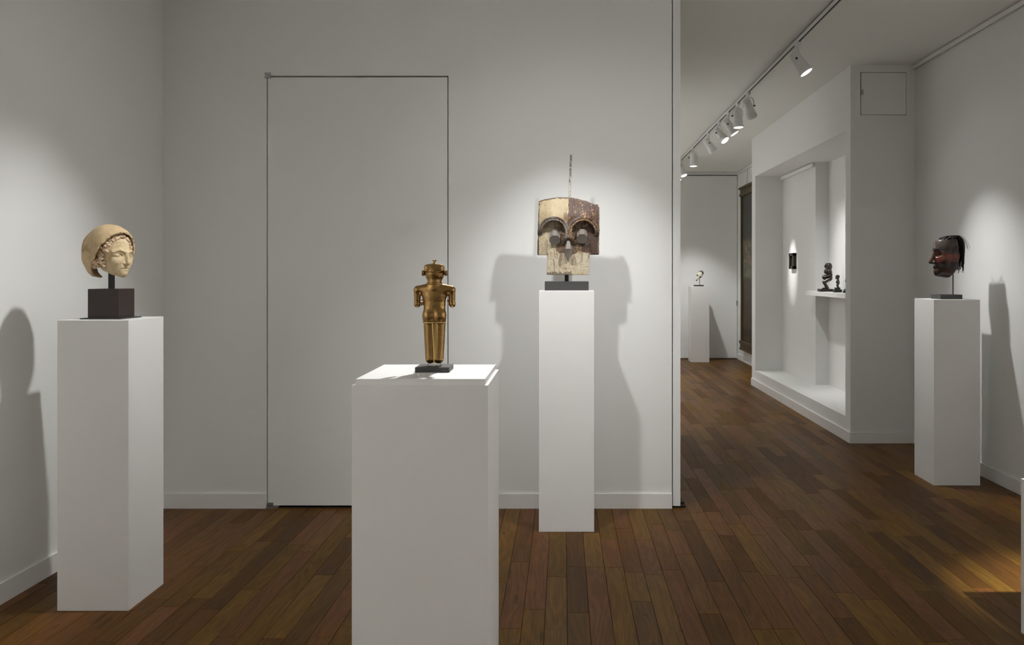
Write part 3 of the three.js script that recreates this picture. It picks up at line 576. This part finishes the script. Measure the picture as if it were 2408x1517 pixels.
  for (const s of [-1, 1]) { const g = new THREE.TorusGeometry(0.0085, 0.0022, 8, 20); g.rotateY(Math.PI / 2 - 0.3); g.translate(s * 0.081, -0.042, 0.02); mesh('earring', g, new THREE.MeshStandardMaterial({ color: lin(150, 130, 120), roughness: 0.4 }), m); }
  const hair = [], rs = seed; seed = 4141;
  for (let k = 0; k < 150; k++) {
    const a = rr(-1, 1), x = a * 0.07, z = rr(0.0, 0.085) * (1 - 0.35 * a * a), len = rr(0.10, 0.22), by = rr(0.008, 0.03);
    hair.push(tube([[x, 0.094, z], [x * 1.02, 0.112 + by * 0.3, z * 0.55], [x * 1.08 + rr(-0.006, 0.006), 0.110 + by * 0.3, -0.012], [x * 1.12 + rr(-0.008, 0.008), 0.085, -0.030 - rr(0, 0.008)], [x * 1.12 + rr(-0.01, 0.01), 0.085 - len * 0.5, -0.034 - rr(0, 0.008)], [x * 1.1 + rr(-0.012, 0.012), 0.085 - len, -0.028 - rr(-0.01, 0.008)]], rr(0.0009, 0.0020), 22, 5));
  }
  for (let k = 0; k < 7; k++) { const x = rr(-0.05, 0.075), o = rr(0, 0.016); hair.push(tube([[x, 0.1, 0.03], [x, 0.122, -0.005], [x, 0.108, -0.035 - o], [x, 0.068, -0.062 - o], [x, 0.035 - rr(0, 0.02), -0.07 - o]], 0.0009, 24, 5)); }
  for (let k = 0; k < 40; k++) { const x = rr(-0.06, 0.06), z = rr(0.02, 0.085); hair.push(tube([[x, 0.095, z], [x + rr(-0.01, 0.01), 0.106 + rr(0, 0.012), z - 0.02], [x + rr(-0.015, 0.015), 0.104 + rr(0, 0.012), z - 0.05]], rr(0.002, 0.004), 8, 5)); }
  seed = rs;
  const hm = mesh('hair', hair, new THREE.MeshStandardMaterial({ color: lin(26, 20, 17), roughness: 0.5 }), m); hm.userData.kind = 'stuff';
  const br = tube([[0.046, 0.272, -0.003], [0.044, 0.29, -0.006], [0.03, 0.30, -0.004]], 0.003, 10, 8); mesh('rod_clip', br, M.blackMetal, t);
}

// ---------------------------------------------------------------- niche shelf and its figures
const SHELF = { top: 1.21, x0: 2.59, x1: 2.847, d0: 6.95, d1: 8.8 };
{
  const t = thing('display_shelf', 'white shelf along the niche holding dark figurines', 'shelf', P((SHELF.x0 + SHELF.x1) / 2, SHELF.top - 0.045, (SHELF.d0 + SHELF.d1) / 2));
  mesh('board', rbx(SHELF.x1 - SHELF.x0, 0.045, SHELF.d1 - SHELF.d0, 0.0015), M.plinth, t);
  for (const d of [7.95, 7.3]) { const g = new THREE.BoxGeometry(0.09, 0.13, 0.045); g.translate(0.08, -0.065, -(d - (SHELF.d0 + SHELF.d1) / 2)); mesh('bracket', g, M.plinth, t); }
}
const bronze = new THREE.MeshStandardMaterial({ color: lin(56, 47, 40), roughness: 0.2 });
{
  const t = thing('crouching_figurine', 'glossy dark carved figurine with bent knees on a dark block', 'figurine', P(2.668, SHELF.top, 8.36));
  mesh('base_block', rbx(0.132, 0.028, 0.10, 0.001), M.blackMetal, t);
  const f = (x, y, z) => {
    const az = Math.abs(z);
    let d = ell(x, y, z, [0.040, 0.256, 0], [0.027, 0.037, 0.026]);
    d = smin(d, ell(x, y, z, [0.014, 0.270, 0], [0.020, 0.022, 0.019]), 0.008);
    d = smin(d, cap(x, y, z, [-0.002, 0.258, 0], [0.012, 0.244, 0], 0.011, 0.014), 0.006);
    d = smin(d, cap(x, y, z, [0.030, 0.24, 0], [0.034, 0.20, 0], 0.022, 0.030), 0.01);
    d = smin(d, ell(x, y, z, [0.004, 0.205, 0], [0.020, 0.024, 0.026]), 0.008);
    d = smin(d, cap(x, y, z, [0.036, 0.2, 0], [0.044, 0.135, 0], 0.028, 0.026), 0.012);
    d = smin(d, ell(x, y, z, [-0.004, 0.146, 0], [0.030, 0.027, 0.028]), 0.008);
    d = smin(d, cap(x, y, az, [0.042, 0.212, 0.026], [0.058, 0.168, 0.034], 0.013, 0.011), 0.004);
    d = smin(d, cap(x, y, az, [0.058, 0.166, 0.034], [0.004, 0.152, 0.024], 0.0105, 0.009), 0.004);
    d = smin(d, cap(x, y, az, [0.044, 0.128, 0.018], [-0.014, 0.098, 0.022], 0.021, 0.016), 0.005);
    d = smin(d, cap(x, y, az, [-0.014, 0.096, 0.022], [0.018, 0.036, 0.020], 0.0155, 0.017), 0.005);
    d = smin(d, cap(x, y, az, [0.022, 0.035, 0.020], [-0.026, 0.033, 0.021], 0.011, 0.007), 0.004);
    return d;
  };
  const g = sdfGeo(f, [-0.045, 0.024, -0.056], [0.082, 0.303, 0.056], 0.0024); mesh('figure', g, bronze, t).rotation.y = -0.3;
}
function smallFigure(label, x, d, sc) {
  const t = thing('standing_figurine', label, 'figurine', P(x, SHELF.top, d));
  mesh('base_block', rbx(0.072 * sc, 0.030 * sc, 0.06 * sc, 0.001), M.blackMetal, t);
  mesh('upper_block', rbx(0.046 * sc, 0.018 * sc, 0.044 * sc, 0.001, 0.03 * sc), M.blackMetal, t);
  const f = (X, Y, Z) => {
    const x_ = X / sc, y = Y / sc, z = Z / sc, az = Math.abs(z);
    let q = ell(x_, y, z, [0.004, 0.154, 0], [0.021, 0.018, 0.016]);
    q = smin(q, cap(x_, y, z, [-0.008, 0.152, 0], [-0.014, 0.130, 0], 0.010, 0.004), 0.004);
    q = smin(q, cap(x_, y, z, [0.006, 0.142, 0], [0.008, 0.10, 0], 0.010, 0.014), 0.006);
    q = smin(q, ell(x_, y, z, [0.004, 0.100, 0], [0.018, 0.018, 0.015]), 0.006);
    q = smin(q, cap(x_, y, az, [0.008, 0.122, 0.014], [0.004, 0.092, 0.018], 0.006, 0.005), 0.003);
    q = smin(q, cap(x_, y, az, [0.010, 0.088, 0.008], [0.000, 0.068, 0.009], 0.010, 0.008), 0.003);
    q = smin(q, cap(x_, y, az, [0.000, 0.068, 0.009], [0.008, 0.050, 0.009], 0.008, 0.008), 0.003);
    return q * sc;
  };
  mesh('figure', sdfGeo(f, [-0.03 * sc, 0.044 * sc, -0.035 * sc], [0.035 * sc, 0.178 * sc, 0.035 * sc], 0.0017), bronze, t);
}
smallFigure('small dark carved figurine on a stepped block, beside the crouching one', 2.676, 8.02, 1);
smallFigure('small dark figurine almost hidden behind the niche edge', 2.69, 7.80, 0.8);

// ---------------------------------------------------------------- small framed picture in the niche
{
  const t = thing('small_framed_picture', 'small dark framed picture on the niche wall in a pool of light', 'picture', P(2.703, 1.54, 9.62));
  const w = 0.20, h = 0.185, fr = 0.045, dp = 0.035, fm = new THREE.MeshStandardMaterial({ color: lin(46, 38, 32), roughness: 0.5 });
  const parts = [[-w / 2, w / 2, h / 2 - fr * 0.7, h / 2], [-w / 2, w / 2, -h / 2, -h / 2 + fr * 0.7], [-w / 2, -w / 2 + fr, -h / 2, h / 2], [w / 2 - fr, w / 2, -h / 2, h / 2]].map(([a, b, c, d]) => { const g = new THREE.BoxGeometry(dp, d - c, b - a); g.translate(-dp / 2, (c + d) / 2, (a + b) / 2); return g; });
  mesh('frame', parts, fm, t);
  const inner = new THREE.BoxGeometry(0.012, h - fr * 1.4, w - fr * 2); inner.translate(-0.007, 0, 0);
  const cv = document.createElement('canvas'); cv.width = 128; cv.height = 128; const c = cv.getContext('2d');
  c.fillStyle = '#4a382c'; c.fillRect(0, 0, 128, 128); c.fillStyle = '#7d7460'; c.fillRect(36, 18, 56, 96); c.fillStyle = '#b6ab92'; c.beginPath(); c.arc(64, 40, 15, 0, 7); c.fill(); c.fillRect(48, 56, 32, 52); c.fillStyle = '#2c2420'; c.fillRect(60, 70, 8, 30);
  const tx = new THREE.CanvasTexture(cv); tx.colorSpace = THREE.SRGBColorSpace;
  mesh('image', inner, new THREE.MeshStandardMaterial({ map: tx, roughness: 0.6 }), t);
}

// ---------------------------------------------------------------- tall painting at the far right wall
{
  const d1 = 12.90, d0 = 11.5, y0 = 0.2, y1 = 2.735, t = thing('tall_framed_painting', 'tall dark landscape painting hung on a wire beside the far door', 'painting', P(XF, y0, (d0 + d1) / 2));
  const W = d1 - d0, H = y1 - y0, fm = new THREE.MeshStandardMaterial({ color: lin(82, 68, 42), roughness: 0.6 }), gm = new THREE.MeshStandardMaterial({ color: lin(96, 82, 40), roughness: 0.45, metalness: 0.5 });
  const B = (a, b, c, d, dep, off = 0.008) => { const g = new THREE.BoxGeometry(dep, d - c, b - a); g.translate(-off - dep / 2, (c + d) / 2, (a + b) / 2); return g; };
  mesh('top_moulding', [B(-W / 2, W / 2, H - 0.10, H - 0.02, 0.06), B(-W / 2 - 0.01, W / 2 + 0.01, H - 0.03, H, 0.085), B(-W / 2, W / 2, H - 0.14, H - 0.10, 0.075)], fm, t);
  mesh('bottom_moulding', [B(-W / 2, W / 2, 0.02, 0.10, 0.06), B(-W / 2 - 0.01, W / 2 + 0.01, 0, 0.03, 0.07), B(-W / 2, W / 2, 0.10, 0.14, 0.08)], fm, t);
  mesh('gilt_edge', B(-W / 2, -W / 2 + 0.045, 0.14, H - 0.14, 0.055), gm, t); mesh('gilt_edge', B(W / 2 - 0.045, W / 2, 0.14, H - 0.14, 0.055), gm, t);
  const cv = document.createElement('canvas'); cv.width = 256; cv.height = 512; const c = cv.getContext('2d'); const rs = seed; seed = 99;
  c.fillStyle = '#474a44'; c.fillRect(0, 0, 256, 512);
  for (let k = 0; k < 260; k++) { const y = rr(0, 512), v = y < 290 ? [62 + rr(-10, 14), 64 + rr(-8, 12), 58 + rr(-8, 10)] : [58 + rr(-14, 12), 44 + rr(-10, 10), 28 + rr(-8, 8)]; c.fillStyle = 'rgba(' + v.map((q) => Math.round(q)).join(',') + ',0.5)'; c.beginPath(); c.ellipse(rr(0, 256), y, rr(20, 70), rr(6, 22), 0, 0, 7); c.fill(); }
  for (let k = 0; k < 420; k++) { c.fillStyle = ['rgba(190,182,166,0.10)', 'rgba(140,124,100,0.12)', 'rgba(168,122,76,0.10)'][k % 3]; c.beginPath(); c.ellipse(rr(10, 246), rr(160, 290), rr(6, 26), rr(3, 12), 0, 0, 7); c.fill(); }
  c.fillStyle = '#3c2d1c'; c.beginPath(); c.moveTo(0, 300); for (let k = 0; k <= 16; k++) c.lineTo(k * 16, 292 + rr(-10, 14)); c.lineTo(256, 512); c.lineTo(0, 512); c.fill();
  for (let k = 0; k < 160; k++) { c.fillStyle = ['rgba(74,56,34,0.5)', 'rgba(44,34,20,0.5)', 'rgba(90,66,42,0.35)'][k % 3]; c.beginPath(); c.ellipse(rr(0, 256), rr(320, 512), rr(8, 36), rr(4, 14), 0, 0, 7); c.fill(); }
  seed = rs;
  const tx = new THREE.CanvasTexture(cv); tx.colorSpace = THREE.SRGBColorSpace;
  mesh('canvas', B(-W / 2 + 0.04, W / 2 - 0.04, 0.13, H - 0.13, 0.03), new THREE.MeshStandardMaterial({ map: tx, roughness: 0.55 }), t);
  const top = EYE + 1.60 - y0; for (const q of [-W / 2 + 0.28, W / 2 - 0.28]) mesh('hanging_wire', tube([[-0.03, H - 0.01, q], [-0.013, top, q]], 0.0035, 4, 6), M.steel, t);
}

// ---------------------------------------------------------------- small snouted mask on the far pedestal
{
  const t = thing('snouted_mask', 'tiny pale long-snouted mask with black eyes on a rod', 'mask', P(2.143, PH.far, 13.01));
  const bs = cyl(0.08, 0.08, 0.02, 40); bs.scale(1, 1, 0.7); bs.translate(-0.0, 0.01, 0); mesh('base_disc', bs, M.blackMetal, t);
  const rod = cyl(0.0045, 0.0045, 0.11, 10); rod.translate(0.016, 0.072, 0); mesh('rod', rod, M.blackMetal, t);
  const m = new THREE.Group(); m.name = 'mask'; m.position.set(0.012, 0.165, 0.0); m.rotation.order = 'YXZ'; m.rotation.set(0.25, -0.42, -0.55); t.add(m);
  const f = (x, y, z) => {
    const ax = Math.abs(x);
    let d = ell(x, y, z, [0, 0.015, 0], [0.046, 0.05, 0.035]);
    d = smin(d, cap(x, y, z, [0, 0, 0.012], [0, -0.075, 0.045], 0.030, 0.013), 0.015);
    d = smin(d, ell(ax, y, z, [0.026, 0.004, 0.026], [0.020, 0.019, 0.016]), 0.008);
    d = smax(d, -sph(ax, y, z, [0.027, 0.004, 0.045], 0.013), 0.003);
    d = smax(d, -sph(x, y, z, [0, -0.066, 0.062], 0.010), 0.002);
    d = smin(d, ell(x, y, z, [0, 0.045, -0.022], [0.040, 0.042, 0.032]), 0.004);
    return d;
  };
  const pale = lin(206, 198, 182), dk = lin(48, 42, 34), hr = lin(92, 82, 58);
  mesh('face', sdfGeo(f, [-0.06, -0.11, -0.07], [0.06, 0.1, 0.075], 0.0024, (x, y, z) => { const ax = Math.abs(x), n = noise(x * 90, y * 90, z * 90); if (Math.hypot(ax - 0.027, y - 0.004) < 0.0125 && z > 0.015) return lin(10, 9, 8); if (Math.hypot(x, y + 0.066) < 0.010 && z > 0.04) return lin(16, 14, 12); if (z < 0.004 + 0.006 * n) return n > 0.1 ? hr : dk; return pale; }), new THREE.MeshStandardMaterial({ vertexColors: true, roughness: 0.5 }), m);
}

// ---------------------------------------------------------------- stone bust on the low pedestal (outside the frame; its shade falls on the floor)
{
  const t = thing('stone_bust', 'stone bust standing on the low pedestal by the right wall', 'sculpture', P(2.13, PH.low, 2.98));
  mesh('base_block', rbx(0.16, 0.05, 0.16, 0.002), M.greySlab, t);
  const f = (x, y, z) => { let d = ell(x, y, z, [0, 0.14, 0], [0.13, 0.10, 0.075]); d = smin(d, cap(x, y, z, [0, 0.18, 0], [0, 0.30, 0.01], 0.05, 0.046), 0.03); d = smin(d, ell(x, y, z, [0, 0.37, 0.015], [0.072, 0.10, 0.085]), 0.02); d = smin(d, cap(x, y, z, [0, 0.38, 0.10], [0, 0.345, 0.115], 0.010, 0.014), 0.01); return smax(d, -(y - 0.05), 0.004); };
  mesh('bust', sdfGeo(f, [-0.15, 0.04, -0.1], [0.15, 0.49, 0.14], 0.005, noiseCol(lin(170, 160, 145), 0.2, 15)), clayMat, t);
}

scene.traverse((o) => { if (o.isMesh) { o.castShadow = true; o.receiveShadow = true; } });
renderer.render(scene, camera);
